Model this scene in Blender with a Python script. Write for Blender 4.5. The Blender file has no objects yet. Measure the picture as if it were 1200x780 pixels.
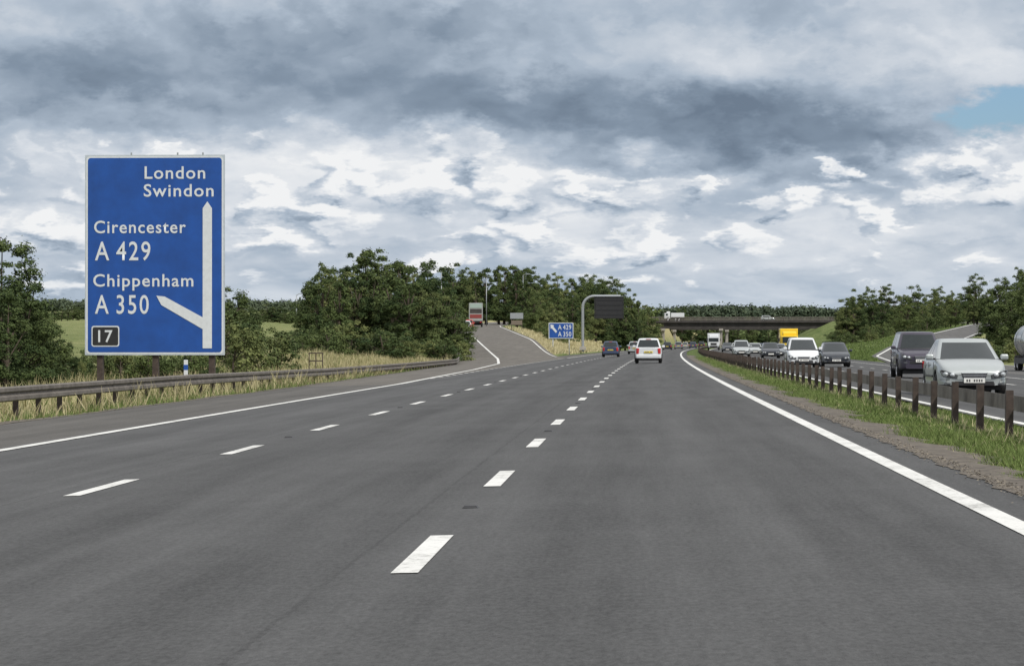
import bpy, bmesh, math, random
import numpy as np
from mathutils import Vector, Matrix
random.seed(7)
S = bpy.context.scene
COL = S.collection
S.view_settings.view_transform = 'Standard'
try: S.view_settings.look = 'None'
except Exception: pass
S.view_settings.exposure = 0

# ------------------------------------------------------------------ materials
def new_mat(name):
    m = bpy.data.materials.new(name); m.use_nodes = True
    nt = m.node_tree
    return m, nt, nt.nodes['Principled BSDF']

def mat(name, c, rough=0.6, metal=0.0, var=0.12, scale=6.0, bump=0.0, coat=0.0, spec=None):
    m, nt, p = new_mat(name)
    tc = nt.nodes.new('ShaderNodeTexCoord')
    n = nt.nodes.new('ShaderNodeTexNoise'); n.inputs['Scale'].default_value = scale
    n.inputs['Detail'].default_value = 4; n.inputs['Roughness'].default_value = .65
    nt.links.new(tc.outputs['Object'], n.inputs['Vector'])
    r = nt.nodes.new('ShaderNodeValToRGB')
    r.color_ramp.elements[0].position = .3; r.color_ramp.elements[1].position = .7
    r.color_ramp.elements[0].color = (*[v*(1-var) for v in c], 1)
    r.color_ramp.elements[1].color = (*[min(1, v*(1+var)) for v in c], 1)
    nt.links.new(n.outputs['Fac'], r.inputs[0]); nt.links.new(r.outputs[0], p.inputs['Base Color'])
    p.inputs['Roughness'].default_value = rough; p.inputs['Metallic'].default_value = metal
    if coat:
        p.inputs['Coat Weight'].default_value = coat; p.inputs['Coat Roughness'].default_value = .08
    if spec is not None: p.inputs['Specular IOR Level'].default_value = spec
    if bump:
        b = nt.nodes.new('ShaderNodeBump'); b.inputs['Strength'].default_value = bump
        b.inputs['Distance'].default_value = .02
        nt.links.new(n.outputs['Fac'], b.inputs['Height']); nt.links.new(b.outputs[0], p.inputs['Normal'])
    return m

def leaf_mat(name, dark, light, lo=.5, hi=1.0):
    m, nt, p = new_mat(name)
    g = nt.nodes.new('ShaderNodeNewGeometry'); oi = nt.nodes.new('ShaderNodeObjectInfo')
    n = nt.nodes.new('ShaderNodeTexNoise'); n.inputs['Scale'].default_value = .5; n.inputs['Detail'].default_value = 2
    nt.links.new(g.outputs['Position'], n.inputs['Vector'])
    def mth(op, a, b):
        q = nt.nodes.new('ShaderNodeMath'); q.operation = op
        for i, v in enumerate((a, b)):
            if isinstance(v, (int, float)): q.inputs[i].default_value = v
            else: nt.links.new(v, q.inputs[i])
        return q.outputs[0]
    v = mth('ADD', mth('MULTIPLY', g.outputs['Random Per Island'], .3),
            mth('ADD', mth('MULTIPLY', n.outputs['Fac'], .85), mth('MULTIPLY', oi.outputs['Random'], .35)))
    r = nt.nodes.new('ShaderNodeValToRGB')
    r.color_ramp.elements[0].position = lo; r.color_ramp.elements[1].position = hi
    r.color_ramp.elements[0].color = (*dark, 1); r.color_ramp.elements[1].color = (*light, 1)
    nt.links.new(v, r.inputs[0]); nt.links.new(r.outputs[0], p.inputs['Base Color'])
    p.inputs['Roughness'].default_value = .7; p.inputs['Specular IOR Level'].default_value = .08
    return m

M_leaf = leaf_mat('foliage', (.028, .048, .019), (.105, .135, .048))
M_leaf2 = leaf_mat('foliage_light', (.050, .074, .028), (.165, .185, .07))
M_leafhaze = leaf_mat('foliage_far_hazed', (.055, .078, .052), (.105, .13, .08))  # aerial haze painted into the leaf colour: paler and bluer for distant trees
M_bark = mat('bark', (.07, .055, .04), .9, scale=9, var=.4)
M_grass = leaf_mat('grass_green', (.055, .09, .027), (.155, .205, .065), .35)
M_grassdry = leaf_mat('grass_dry', (.24, .22, .11), (.50, .45, .28))
M_steel = mat('galvanised_weathered', (.15, .135, .12), .75, .3, var=.35, scale=3)
M_post = mat('post_brown', (.06, .045, .038), .8, .2, var=.4, scale=8)
M_grey = mat('grey_steel', (.33, .35, .37), .5, .5)
M_black = mat('black_plastic', (.018, .018, .02), .5)
M_tyre = mat('tyre', (.02, .02, .02), .85)
M_rim = mat('alloy', (.45, .45, .47), .35, .8)
M_chrome = mat('chrome', (.75, .76, .78), .15, 1.0)
M_glass = mat('car_glass', (.022, .028, .030), .08, 0, spec=.45)
M_lamp = mat('headlamp', (.55, .58, .6), .15, .4, coat=.5)
M_lampdark = mat('lamp_housing', (.10, .105, .11), .15, .5, coat=.8)
M_gap = mat('panel_gap', (.01, .01, .01), .8)
M_red = mat('tail_lamp', (.45, .02, .02), .25, coat=.6)
M_platew = mat('plate_white', (.7, .7, .67), .5)
M_platey = mat('plate_yellow', (.7, .56, .08), .5)
M_conc = mat('concrete', (.30, .28, .25), .85, var=.25, scale=.8)
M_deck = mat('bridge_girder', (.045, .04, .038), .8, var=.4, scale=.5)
M_blue = mat('sign_blue', (.005, .062, .29), .55, var=.18, scale=1.1)
M_signw = mat('sign_white', (.58, .61, .64), .5, var=.08)
M_dirt = mat('dirt_gravel', (.10, .085, .068), .95, var=.65, scale=7, bump=.8)
def paint(name, c, metal=.3): return mat('paint_'+name, c, .35, metal, var=.03, coat=.45)
P_silver = paint('silver', (.42, .45, .45), .5); P_white = paint('white', (.62, .64, .66), 0); P_dark = paint('dark', (.02, .025, .035))
P_blue = paint('blue', (.04, .06, .12)); P_red = paint('red', (.45, .03, .02), 0); P_grey = paint('grey', (.2, .22, .24)); P_purple = paint('dusk', (.045, .038, .06), .2)
P_yellow = paint('yellow', (.8, .55, .02), 0); P_green = paint('greenish', (.30, .38, .34), 0); P_black = paint('black', (.012, .012, .014))

def paint_line_mat():
    m, nt, p = new_mat('road_paint')
    g = nt.nodes.new('ShaderNodeNewGeometry')
    n = nt.nodes.new('ShaderNodeTexNoise'); n.inputs['Scale'].default_value = 16; n.inputs['Detail'].default_value = 6; n.inputs['Roughness'].default_value = .8
    n2 = nt.nodes.new('ShaderNodeTexNoise'); n2.inputs['Scale'].default_value = 1.1; n2.inputs['Detail'].default_value = 4
    for q in (n, n2): nt.links.new(g.outputs['Position'], q.inputs['Vector'])
    a = nt.nodes.new('ShaderNodeMath'); a.operation = 'MULTIPLY_ADD'; a.inputs[1].default_value = .5
    nt.links.new(n2.outputs['Fac'], a.inputs[0]); nt.links.new(n.outputs['Fac'], a.inputs[2])
    r = nt.nodes.new('ShaderNodeValToRGB')
    r.color_ramp.elements[0].position = .54; r.color_ramp.elements[1].position = .80
    r.color_ramp.elements[0].color = (.20, .195, .185, 1); r.color_ramp.elements[1].color = (.66, .66, .64, 1)
    q = r.color_ramp.elements.new(.67); q.color = (.50, .50, .48, 1)
    nt.links.new(a.outputs[0], r.inputs[0]); nt.links.new(r.outputs[0], p.inputs['Base Color']); p.inputs['Roughness'].default_value = .7
    return m
M_line = paint_line_mat()

def asphalt_mat(name, base, tracks=True):
    m, nt, p = new_mat(name)
    L = nt.links.new
    uv = nt.nodes.new('ShaderNodeUVMap'); sx = nt.nodes.new('ShaderNodeSeparateXYZ'); L(uv.outputs[0], sx.inputs[0])
    def noise(vec, sc, det, ro=.6):
        n = nt.nodes.new('ShaderNodeTexNoise'); n.inputs['Scale'].default_value = sc; n.inputs['Detail'].default_value = det; n.inputs['Roughness'].default_value = ro
        L(vec, n.inputs['Vector']); return n.outputs['Fac']
    def mth(op, a, b=0, c=None):
        q = nt.nodes.new('ShaderNodeMath'); q.operation = op
        for i, v in enumerate((a, b, c)):
            if v is None: continue
            if isinstance(v, (int, float)): q.inputs[i].default_value = v
            else: L(v, q.inputs[i])
        return q.outputs[0]
    def mapping(s):
        mp = nt.nodes.new('ShaderNodeMapping'); mp.inputs['Scale'].default_value = s; L(uv.outputs[0], mp.inputs['Vector']); return mp.outputs[0]
    streak = noise(mapping((1.0, .035, 1)), 2.4, 5, .65)
    fine = noise(mapping((1, .35, 1)), 28, 4, .85)
    mid = noise(mapping((1, .4, 1)), 3.5, 5, .7)
    big = noise(uv.outputs[0], .22, 3)
    v = mth('ADD', mth('MULTIPLY', mth('SUBTRACT', fine, .5), 1.9), 1.0)
    v = mth('ADD', v, mth('MULTIPLY', mth('SUBTRACT', streak, .5), 1.0))
    v = mth('ADD', v, mth('MULTIPLY', mth('SUBTRACT', mid, .5), .45))
    v = mth('ADD', v, mth('MULTIPLY', mth('SUBTRACT', big, .5), .55))
    if tracks:
        ph = mth('MULTIPLY', mth('SUBTRACT', sx.outputs[0], .58), 2*math.pi/1.83)
        v = mth('ADD', v, mth('MULTIPLY', mth('COSINE', ph), .09))
        for j, a_ in ((-1.62, .16), (-5.28, .28), (-8.75, .3)):
            jj = mth('ABSOLUTE', mth('SUBTRACT', mth('ADD', sx.outputs[0], mth('MULTIPLY', mth('SUBTRACT', mid, .5), .10)), j))
            v = mth('SUBTRACT', v, mth('MULTIPLY', mth('LESS_THAN', jj, .015), a_))
        # nearside lane was laid with a slightly paler surface
        v = mth('ADD', v, mth('MULTIPLY', mth('LESS_THAN', sx.outputs[0], -5.28), .10))
    hs = nt.nodes.new('ShaderNodeMapRange'); hs.inputs['From Min'].default_value = -8.3; hs.inputs['From Max'].default_value = -8.9
    L(sx.outputs[0], hs.inputs['Value'])
    c1 = nt.nodes.new('ShaderNodeMix'); c1.data_type = 'RGBA'
    c1.inputs[6].default_value = (*base, 1); c1.inputs[7].default_value = (base[0]*1.22, base[1]*1.15, base[2]*1.05, 1)
    L(hs.outputs[0], c1.inputs[0])
    mul = nt.nodes.new('ShaderNodeVectorMath'); mul.operation = 'SCALE'
    L(c1.outputs[2], mul.inputs[0]); L(mth('MAXIMUM', v, .2), mul.inputs['Scale'])
    L(mul.outputs[0], p.inputs['Base Color'])
    p.inputs['Roughness'].default_value = .85; p.inputs['Specular IOR Level'].default_value = .25
    b = nt.nodes.new('ShaderNodeBump'); b.inputs['Strength'].default_value = .4; b.inputs['Distance'].default_value = .01
    L(fine, b.inputs['Height']); L(b.outputs[0], p.inputs['Normal'])
    return m
M_asph = asphalt_mat('asphalt', (.0655, .066, .067))
M_asph2 = asphalt_mat('asphalt_slip', (.094, .092, .089), False)

# ------------------------------------------------------------------ mesh helpers
def obj(name, me, parent=None, loc=None, rot=None):
    o = bpy.data.objects.new(name, me); COL.objects.link(o)
    if parent: o.parent = parent
    if loc is not None: o.location = loc
    if rot is not None: o.rotation_euler = rot
    return o
def empty(name, loc=(0, 0, 0), rotz=0):
    o = bpy.data.objects.new(name, None); COL.objects.link(o); o.location = loc; o.rotation_euler = (0, 0, rotz)
    o.empty_display_size = .3; return o
def mesh(name, V, F, mats, midx=None, smooth=False):
    me = bpy.data.meshes.new(name); me.from_pydata([tuple(v) for v in V], [], F)
    for m in (mats if isinstance(mats, (list, tuple)) else [mats]): me.materials.append(m)
    if midx is not None: me.polygons.foreach_set('material_index', midx)
    if smooth: me.polygons.foreach_set('use_smooth', [True]*len(F))
    me.update(); return me
def fast_quads(name, V, F, mats, midx=None):
    me = bpy.data.meshes.new(name); n = len(V); m = len(F)
    me.vertices.add(n); me.vertices.foreach_set('co', np.asarray(V, np.float32).ravel())
    me.loops.add(m*4); me.loops.foreach_set('vertex_index', np.asarray(F, np.int32).ravel())
    me.polygons.add(m); me.polygons.foreach_set('loop_start', np.arange(m, dtype=np.int32)*4)
    for q in mats: me.materials.append(q)
    if midx is not None: me.polygons.foreach_set('material_index', np.asarray(midx, np.int32))
    me.update(calc_edges=True); me.validate(); return me
def box(name, size, loc, m, parent=None, bevel=0.0, rot=None, seg=2):
    bm = bmesh.new(); bmesh.ops.create_cube(bm, size=1)
    bmesh.ops.scale(bm, vec=size, verts=bm.verts)
    if bevel: bmesh.ops.bevel(bm, geom=bm.edges[:], offset=bevel, segments=seg, affect='EDGES', profile=.5)
    me = bpy.data.meshes.new(name); bm.to_mesh(me); bm.free(); me.materials.append(m)
    return obj(name, me, parent, loc, rot)
def cyl(name, r, h, loc, m, parent=None, rot=None, n=24, r2=None, smooth=True):
    bm = bmesh.new(); bmesh.ops.create_cone(bm, cap_ends=True, segments=n, radius1=r, radius2=r if r2 is None else r2, depth=h)
    for f in bm.faces: f.smooth = smooth and len(f.verts) == 4
    me = bpy.data.meshes.new(name); bm.to_mesh(me); bm.free(); me.materials.append(m)
    return obj(name, me, parent, loc, rot)
def tube(name, pts, r, m, parent=None):
    cu = bpy.data.curves.new(name, 'CURVE'); cu.dimensions = '3D'; cu.bevel_depth = r; cu.bevel_resolution = 4; cu.use_fill_caps = True
    sp = cu.splines.new('POLY'); sp.points.add(len(pts)-1)
    for p, q in zip(sp.points, pts): p.co = (*q, 1)
    cu.materials.append(m); return obj(name, cu, parent)

# ------------------------------------------------------------------ road geometry
def off(y):
    if y < 0: return 0.0
    return y*y/32000 if y < 1000 else 31.25+.0625*(y-1000)
def sst(a, b, v):
    t = min(1, max(0, (v-a)/(b-a))); return t*t*(3-2*t)
def zr(b):   # crossfall of the motorway
    if b <= 3: return .025*b
    if b >= 6: return -.06-.03*(min(b, 22)-6)
    return .075+(b-3)/3*(-.06-.075)
def xL(y):
    if y <= 95: return off(y)-8.45
    return float(np.interp(y, [95, 150, 199, 230, 260, 330, 400, 500, 600, 700, 850, 1000], [-8.17, -8.75, -9.8, -11.4, -13.6, -18.9, -24.4, -31, -36, -38.5, -40, -40]))
def zs(y):
    if y <= 199: return .025*(xL(y)-off(y))
    return float(np.interp(y, [199, 230, 260, 330, 400, 500, 600, 700, 800, 850, 1000], [-.27, -.1, .35, 1.6, 2.9, 4.2, 5.1, 6.0, 7.4, 7.9, 8.5]))
def xE(y): return xL(y)-3.4
def zE(y): return zs(y)-.085
def xR(y):
    v = xL(y)+7.2
    return min(v, off(y)-8.6) if y < 262 else v
def zm(x, y): return zr(x-off(y))
def zR(y):
    t = sst(255, 340, y); return zm(min(xR(y), off(y)-8), y)*(1-t)+zs(y)*t
def mL(y): return xR(y) if y < 262 else max(off(y)-11.75, xR(y))
def xr(y):
    if y <= 240: return off(y)+20.5
    return float(np.interp(y, [240, 300, 350, 400, 450, 600, 850, 1000], [22.3, 26, 32.6, 43, 54.6, 75, 80, 80]))
def zrr(y):
    if y <= 240: return zr(20.5)
    return float(np.interp(y, [240, 300, 350, 400, 450, 600, 850, 1000], [zr(20.5), -.2, .8, 2.6, 4.2, 5.6, 7.9, 8.5]))
def xrr(y): return xr(y)+.01+7.5*sst(40, 150, y)
nlY = [-500, 0, 100, 150, 250, 350, 600, 1000, 3000, 9000]; nlZ = [-.5, -.6, -.4, .3, 2.3, 4.3, 7.6, 12.5, 20, 45]
nrY = [-500, 0, 100, 200, 300, 450, 600, 1000, 3000, 9000]; nrZ = [-.4, -.4, 0, .8, 2.0, 4.6, 6.5, 8, 16, 45]
def ctrl(y):
    o = off(y); nl = float(np.interp(y, nlY, nlZ)); nr = float(np.interp(y, nrY, nrZ))
    r = sst(806, 842, y)*(1-sst(958, 1000, y)); far = sst(1000, 1400, y)
    e, ze = xE(y), zE(y); R, zRr = xR(y), zR(y); m = mL(y); zml = zm(m, y)
    pts = [(-6000, nl), (e-900, nl), (e-160, nl), (e-40, nl*.8+ze*.2), (e-12, nl*.45+ze*.55-.15), (e-1.6, ze-.12), (e, ze-.05), (R, zRr-.05)]
    zz = zml+.35*(zRr-zml); zz = zz*(1-r)+8.0*r
    pts += [(min(m-.001, max(R+.001, m-4)), zz if m-4 > R else zRr-.05), (m, zml-.05), (o+3.05, .025), (o+4.5, .06), (o+5.95, zr(6)-.05), (o+20.5, zr(20.5)-.05)]
    a = xr(y); za = zrr(y); mid = (o+20.5+a)/2; zq = (zr(20.5)+za)/2*(1-r)+8*r
    if a-(o+20.5) < 4: zq = (zr(20.5)+za)/2-.06
    b2 = xrr(y)
    pts += [(mid, zq), (a+.002, za-.05), (b2, za-.05), (b2+2, za-.1), (b2+25, za*.4+nr*.6+.3), (b2+120, nr+.5), (b2+900, nr), (6000, nr)]
    if far > 0:
        pts = [(x, z*(1-far)+(float(np.interp(x, [-400, 400], [nl, nr])))*far) for x, z in pts]
    xs = [p[0] for p in pts]
    for i in range(1, len(xs)):
        if xs[i] <= xs[i-1]: xs[i] = xs[i-1]+.001
    return xs, [p[1] for p in pts]
_cc = {}
def height(x, y):
    k = int(round(y))
    if k not in _cc: _cc[k] = ctrl(k)
    xs, z = _cc[k]; return float(np.interp(x, xs, z))
def bumps(x, y, d):
    a = min(1.0, max(0, (d-8)/60))
    return a*(.35*math.sin(x*.09+y*.05)+.3*math.sin(x*.031-y*.043+1.3)+.5*math.sin(y*.017+x*.011))
SUB = [4, 6, 10, 6, 4, 1, 5, 4, 2, 2, 2, 2, 2, 2, 2, 3, 2, 6, 8, 6, 4]
rows = [-400, -150, -60, -30]+list(range(-20, 300, 6))+list(range(300, 800, 12))+[806, 815, 825, 834, 842, 860, 900, 940, 958, 970, 985, 1000]+[1050, 1100, 1200, 1300, 1400, 1700, 2100, 2600, 3200, 4500, 6500, 9000]
V = []; dry = []
for y in rows:
    xs, z = ctrl(y); row = []
    for i in range(len(xs)-1):
        for k in range(SUB[i]):
            t = k/SUB[i]; row.append((xs[i]*(1-t)+xs[i+1]*t, z[i]*(1-t)+z[i+1]*t))
    row.append((xs[-1], z[-1]))
    e, b2 = xE(y), xrr(y)
    for x, zz in row:
        d = max(e-x, x-b2)
        V.append((x, y, zz+(bumps(x, y, d) if d > 0 else 0)))
        dd = 0.0
        if d > 0: dd = max(.38, 1-abs(d-4)/14) if x < 0 else .5*max(0, 1-d/20)
        elif xR(y) < x < mL(y) and y > 262: dd = .85
        elif xr(y) > x > off(y)+20: dd = .1
        dry.append(dd)
nc = sum(SUB)+1
F = [(r*nc+c, r*nc+c+1, (r+1)*nc+c+1, (r+1)*nc+c) for r in range(len(rows)-1) for c in range(nc-1)]
def ground_mat():
    m, nt, p = new_mat('grassland'); L = nt.links.new
    at = nt.nodes.new('ShaderNodeAttribute'); at.attribute_name = 'dry'
    g = nt.nodes.new('ShaderNodeNewGeometry')
    def noise(sc, det, ro=.6):
        n = nt.nodes.new('ShaderNodeTexNoise'); n.inputs['Scale'].default_value = sc; n.inputs['Detail'].default_value = det; n.inputs['Roughness'].default_value = ro
        L(g.outputs['Position'], n.inputs['Vector']); return n.outputs['Fac']
    n1, n2, n3 = noise(.05, 4), noise(.6, 5, .7), noise(9, 4, .8)
    def mth(op, a, b=0):
        q = nt.nodes.new('ShaderNodeMath'); q.operation = op
        for i, v in enumerate((a, b)):
            if isinstance(v, (int, float)): q.inputs[i].default_value = v
            else: L(v, q.inputs[i])
        return q.outputs[0]
    f = mth('ADD', mth('MULTIPLY', at.outputs['Fac'], 1.0), mth('ADD', mth('MULTIPLY', mth('SUBTRACT', n2, .5), 1.3), mth('MULTIPLY', mth('SUBTRACT', n1, .42), .8)))
    r = nt.nodes.new('ShaderNodeValToRGB'); e = r.color_ramp.elements
    e[0].position = 0; e[0].color = (.07, .105, .03, 1); e[1].position = 1.0; e[1].color = (.36, .32, .17, 1)
    x = e.new(.45); x.color = (.175, .20, .08, 1)
    L(f, r.inputs[0])
    sc = nt.nodes.new('ShaderNodeVectorMath'); sc.operation = 'SCALE'; L(r.outputs[0], sc.inputs[0]); L(mth('ADD', n3, .5), sc.inputs['Scale'])
    L(sc.outputs[0], p.inputs['Base Color']); p.inputs['Roughness'].default_value = .95; p.inputs['Specular IOR Level'].default_value = .1
    b = nt.nodes.new('ShaderNodeBump'); b.inputs['Strength'].default_value = .8; b.inputs['Distance'].default_value = .15
    L(n3, b.inputs['Height']); L(b.outputs[0], p.inputs['Normal'])
    return m
M_ground = ground_mat()
me = mesh('ground', V, F, M_ground, smooth=True)
a = me.attributes.new('dry', 'FLOAT', 'POINT'); a.data.foreach_set('value', dry)
obj('ground', me)

def ribbon(name, ys, cols, m, uvb=True):
    V = []; UV = []
    for y in ys:
        c = cols(y); n = len(c)
        for x, z in c: V.append((x, y, z)); UV.append((x-off(y), y))
    F = [(r*n+c, r*n+c+1, (r+1)*n+c+1, (r+1)*n+c) for r in range(len(ys)-1) for c in range(n-1)]
    return V, F, UV
def ribbon_obj(name, parts, m):
    V = []; F = []; UV = []
    for v, f, u in parts:
        k = len(V); V += v; UV += u; F += [tuple(i+k for i in q) for q in f]
    me = mesh(name, V, F, m); uvl = me.uv_layers.new(name='UVMap')
    for lp in me.loops: uvl.data[lp.index].uv = UV[lp.vertex_index]
    return obj(name, me)
yA = list(range(-40, 95, 5))+[95]; yB = list(range(95, 262, 5))+[262]; yC = list(range(262, 1000, 8))+[1000, 1100, 1300]
mainc = lambda L: (lambda y: [(L(y), zm(L(y), y)), (off(y)-4.95, zr(-4.95)), (off(y)+3.05, zr(3)+.001)])
ribbon_obj('motorway_road', [ribbon('', yA, mainc(lambda y: off(y)-11.85), 0), ribbon('', yB, mainc(lambda y: off(y)-8.6), 0), ribbon('', yC, mainc(mL), 0),
    ribbon('', yA+yB[1:]+yC[1:], lambda y: [(off(y)+5.95, zr(6)), (off(y)+13, zr(13)), (off(y)+20.5, zr(20.5))], 0)], M_asph)
yS = list(range(95, 262, 5))+[262]+list(range(268, 860, 8))
ribbon_obj('slip_road', [ribbon('', yS, lambda y: [(xE(y), zE(y)), (xL(y), zs(y)), (xR(y), zR(y))], 0)], M_asph2)
yS2 = list(range(45, 860, 8))
ribbon_obj('slip_road', [ribbon('', yS2, lambda y: [(xr(y)+.003, zrr(y)), (xrr(y), zrr(y)-.01)], 0)], M_asph2)
def edge_w(y): return .20+.16*math.sin(y*.7)+.10*math.sin(y*2.3)+.05*math.sin(y*6.1)
def dcol(y):
    w = edge_w(y)
    return [(off(y)+2.88+.03*math.sin(y*3.1)+.03*math.sin(y*7.7), zr(2.86)+.006), (off(y)+3.15+w*.6, .078), (off(y)+3.4+w, .05)]
ribbon_obj('dirt_verge', [ribbon('', list(np.arange(8, 260, .3)), dcol, 0)], M_dirt)
def dcol2(y):
    w = .35+.15*math.sin(y*.5)+.1*math.sin(y*1.9)
    return [(xE(y)-w-.2, zE(y)-.03), (xE(y)+.02+.05*math.sin(y*1.3), zE(y)+.006)]
ribbon_obj('dirt_verge', [ribbon('', list(np.arange(20, 250, 1.5)), dcol2, 0)], M_dirt)
rng = np.random.default_rng(77); GV = []
for i in range(5000):
    y = 14*math.exp(rng.random()*math.log(8)); b = 2.97-abs(rng.normal())*.09+.14*rng.random(); s_ = .004+.008*rng.random()
    c = np.array((off(y)+b, y, zm(off(y)+b, y)+.012)); a_ = rng.random()*6.28
    d1 = np.array((math.cos(a_), math.sin(a_), .2))*s_; d2 = np.array((-math.sin(a_), math.cos(a_), .3))*s_
    GV += [c-d1, c-d2, c+d1, c+d2]
obj('loose_gravel', fast_quads('loose_gravel', np.array(GV), np.arange(len(GV)).reshape(-1, 4), [mat('grit', (.18, .155, .12), .9, var=.5, scale=40)]))

# markings
def strip(fx, fz, w, y0, y1, step=4):
    ys = list(np.arange(y0, y1, step))+[y1]
    return ribbon('', ys, lambda y: [(fx(y)-w/2, fz(y, fx(y)-w/2)), (fx(y)+w/2, fz(y, fx(y)+w/2))], 0)
H1 = .006
mz = lambda y, x: zm(x, y)+H1
bl = lambda b: (lambda y: off(y)+b)
parts = []
parts.append(strip(lambda y: xL(y), lambda y, x: (zm(x, y) if y <= 95 else float(np.interp(x, [xE(y), xL(y), xR(y)], [zE(y), zs(y), zR(y)])))+.010, .2, -20, 780, 2.5))
parts.append(strip(bl(2.43), mz, .17, -10, 1000, 5))
parts.append(strip(bl(-8.45), mz, .2, 262, 1000, 5))
parts.append(strip(lambda y: xR(y)-.5, lambda y, x: float(np.interp(x, [xL(y), xR(y)], [zs(y), zR(y)]))+.012, .15, 268, 780, 4))
k = 14.8-18
while k < 900:
    for b in (-1.25, -4.95): parts.append(strip(bl(b), mz, .15, k, k+2.9, 2.9))
    for b in (9.75, 13.4): parts.append(strip(bl(b), mz, .15, k+3, k+6.0, 3))
    k += 9
k = 110
while k < 258: parts.append(strip(bl(-8.52+.0), lambda y, x: mz(y, x)+.004, .2, k, k+1.5, 1.5)); k += 4
for y0 in (263, 269, 275, 281):
    parts.append(strip(lambda y, y0=y0: off(y)-9.6-(y-y0)*.2-(y0-263)*.03, lambda y, x: zm(max(x, off(y)-8.0), y)+.03, .25, y0, y0+4, 2))
parts.append(strip(bl(6.15), mz, .2, -10, 1000, 5)); parts.append(strip(bl(17.1), mz, .18, -10, 1000, 5))
parts.append(strip(lambda y: xr(y)+.6, lambda y, x: zrr(y)+.012, .25, 250, 700, 4))
parts.append(strip(lambda y: xrr(y)-.6, lambda y, x: zrr(y)+.012, .2, 170, 700, 4))
ribbon_obj('road_markings', parts, M_line)
st_ = empty('road_studs'); SV = []; SF = []; y = 14.8+5.95
while y < 200:
    for b in (-1.25, -4.95):
        x = off(y)+b; z = zm(x, y)+.002; k = len(SV)
        SV += [(x-.06, y-.06, z), (x+.06, y-.06, z), (x+.06, y+.06, z), (x-.06, y+.06, z), (x-.045, y-.03, z+.018), (x+.045, y-.03, z+.018), (x+.045, y+.03, z+.018), (x-.045, y+.03, z+.018)]
        SF += [(k, k+1, k+5, k+4), (k+1, k+2, k+6, k+5), (k+2, k+3, k+7, k+6), (k+3, k, k+4, k+7), (k+4, k+5, k+6, k+7)]
    y += 18
obj('studs', mesh('studs', SV, SF, M_black), st_)

# ------------------------------------------------------------------ barriers
def beam(name, fx, fz, y0, y1, step, m, prof, parent):
    ys = list(np.arange(y0, y1, step)); n = len(prof); V = []
    for y in ys:
        for dx, dz in prof: V.append((fx(y)+dx, y, fz(y)+dz))
    F = [(r*n+c, r*n+(c+1) % n, (r+1)*n+(c+1) % n, (r+1)*n+c) for r in range(len(ys)-1) for c in range(n)]
    F += [tuple(range(n))[::-1], tuple((len(ys)-1)*n+i for i in range(n))]
    return obj(name, mesh(name, V, F, m), parent)
def posts(name, fx, fz, y0, y1, step, sx, sy, h, m, parent, dep=.3):
    V = []; F = []; rng = random.Random(3); y = y0
    while y < y1:
        x, z = fx(y), fz(y); k = len(V); lx = rng.uniform(-.02, .02); hh = h+rng.uniform(-.02, .02)
        for zz, dx in ((z-dep, 0), (z+hh, lx)):
            V += [(x-sx/2+dx, y-sy/2, zz), (x+sx/2+dx, y-sy/2, zz), (x+sx/2+dx, y+sy/2, zz), (x-sx/2+dx, y+sy/2, zz)]
        F += [(k, k+1, k+5, k+4), (k+1, k+2, k+6, k+5), (k+2, k+3, k+7, k+6), (k+3, k, k+4, k+7), (k+4, k+5, k+6, k+7)]
        y += step
    return obj(name, mesh(name, V, F, m), parent)
W = lambda s: [(0, 0), (s*.05, .03), (s*.05, .10), (0, .14), (0, .17), (s*.05, .21), (s*.05, .28), (0, .31), (-s*.012, .31), (-s*.012, 0)]
lb = empty('crash_barrier')
lx_ = lambda y: float(np.interp(y, [0, 100, 150, 200, 230], [-12.95, -12.75, -12.6, -12.9, -14.6]))
lz = lambda y: float(np.interp(y, [0, 77, 113, 150, 200, 235], [.34, .31, .17, .12, .06, .2]))
beam('beam', lx_, lambda y: lz(y)-.30, 25, 222, 3, M_steel, W(1), lb)
posts('posts', lambda y: lx_(y)-.12, lambda y: lz(y)-.8, 26, 222, 2.2, .11, .08, .77, M_post, lb)
rb = empty('crash_barrier')
bx = lambda y: off(y)+4.55
Wr = [(0, 0), (.05, .02), (.05, .07), (0, .095), (.05, .12), (.05, .17), (0, .19), (-.012, .19), (-.012, 0)]
beam('beam', lambda y: bx(y)+.16, lambda y: .38, 12, 760, 5, M_steel, Wr, rb)
posts('posts', bx, lambda y: .06, 33.6-2.85*7, 760, 2.85, .09, .11, .60, M_post, rb)

# ------------------------------------------------------------------ vegetation
def rhombs(C, N, s, rng, asp=.6):
    n = len(C); R = rng.normal(size=(n, 3)); T = np.cross(N, R); T /= np.linalg.norm(T, axis=1)[:, None]+1e-9
    B = np.cross(N, T); s = s[:, None]
    return np.stack([C-T*s, C-B*s*asp, C+T*s, C+B*s*asp], 1).reshape(-1, 3)
def lobe_leaves(c, r, n, leaf, rng, flat=.8):
    D = rng.normal(size=(n, 3)); D /= np.linalg.norm(D, axis=1)[:, None]
    D[:, 2] = np.where(D[:, 2] < -.3, -D[:, 2], D[:, 2])
    rr = r*(.5+.6*rng.random(n)**.7); rr *= np.where(rng.random(n) < .14, 1.1+.55*rng.random(n), 1)
    rr *= 1+.28*np.sin(D[:, 0]*6+c[0]*3)*np.cos(D[:, 2]*6+c[1]*3)
    C = np.array(c)+D*rr[:, None]*np.array([1, 1, flat])
    N = D+rng.normal(size=(n, 3))*.4+np.array([0, 0, .25]); N /= np.linalg.norm(N, axis=1)[:, None]
    return rhombs(C, N, leaf*(.5+.8*rng.random(n)), rng)
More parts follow.
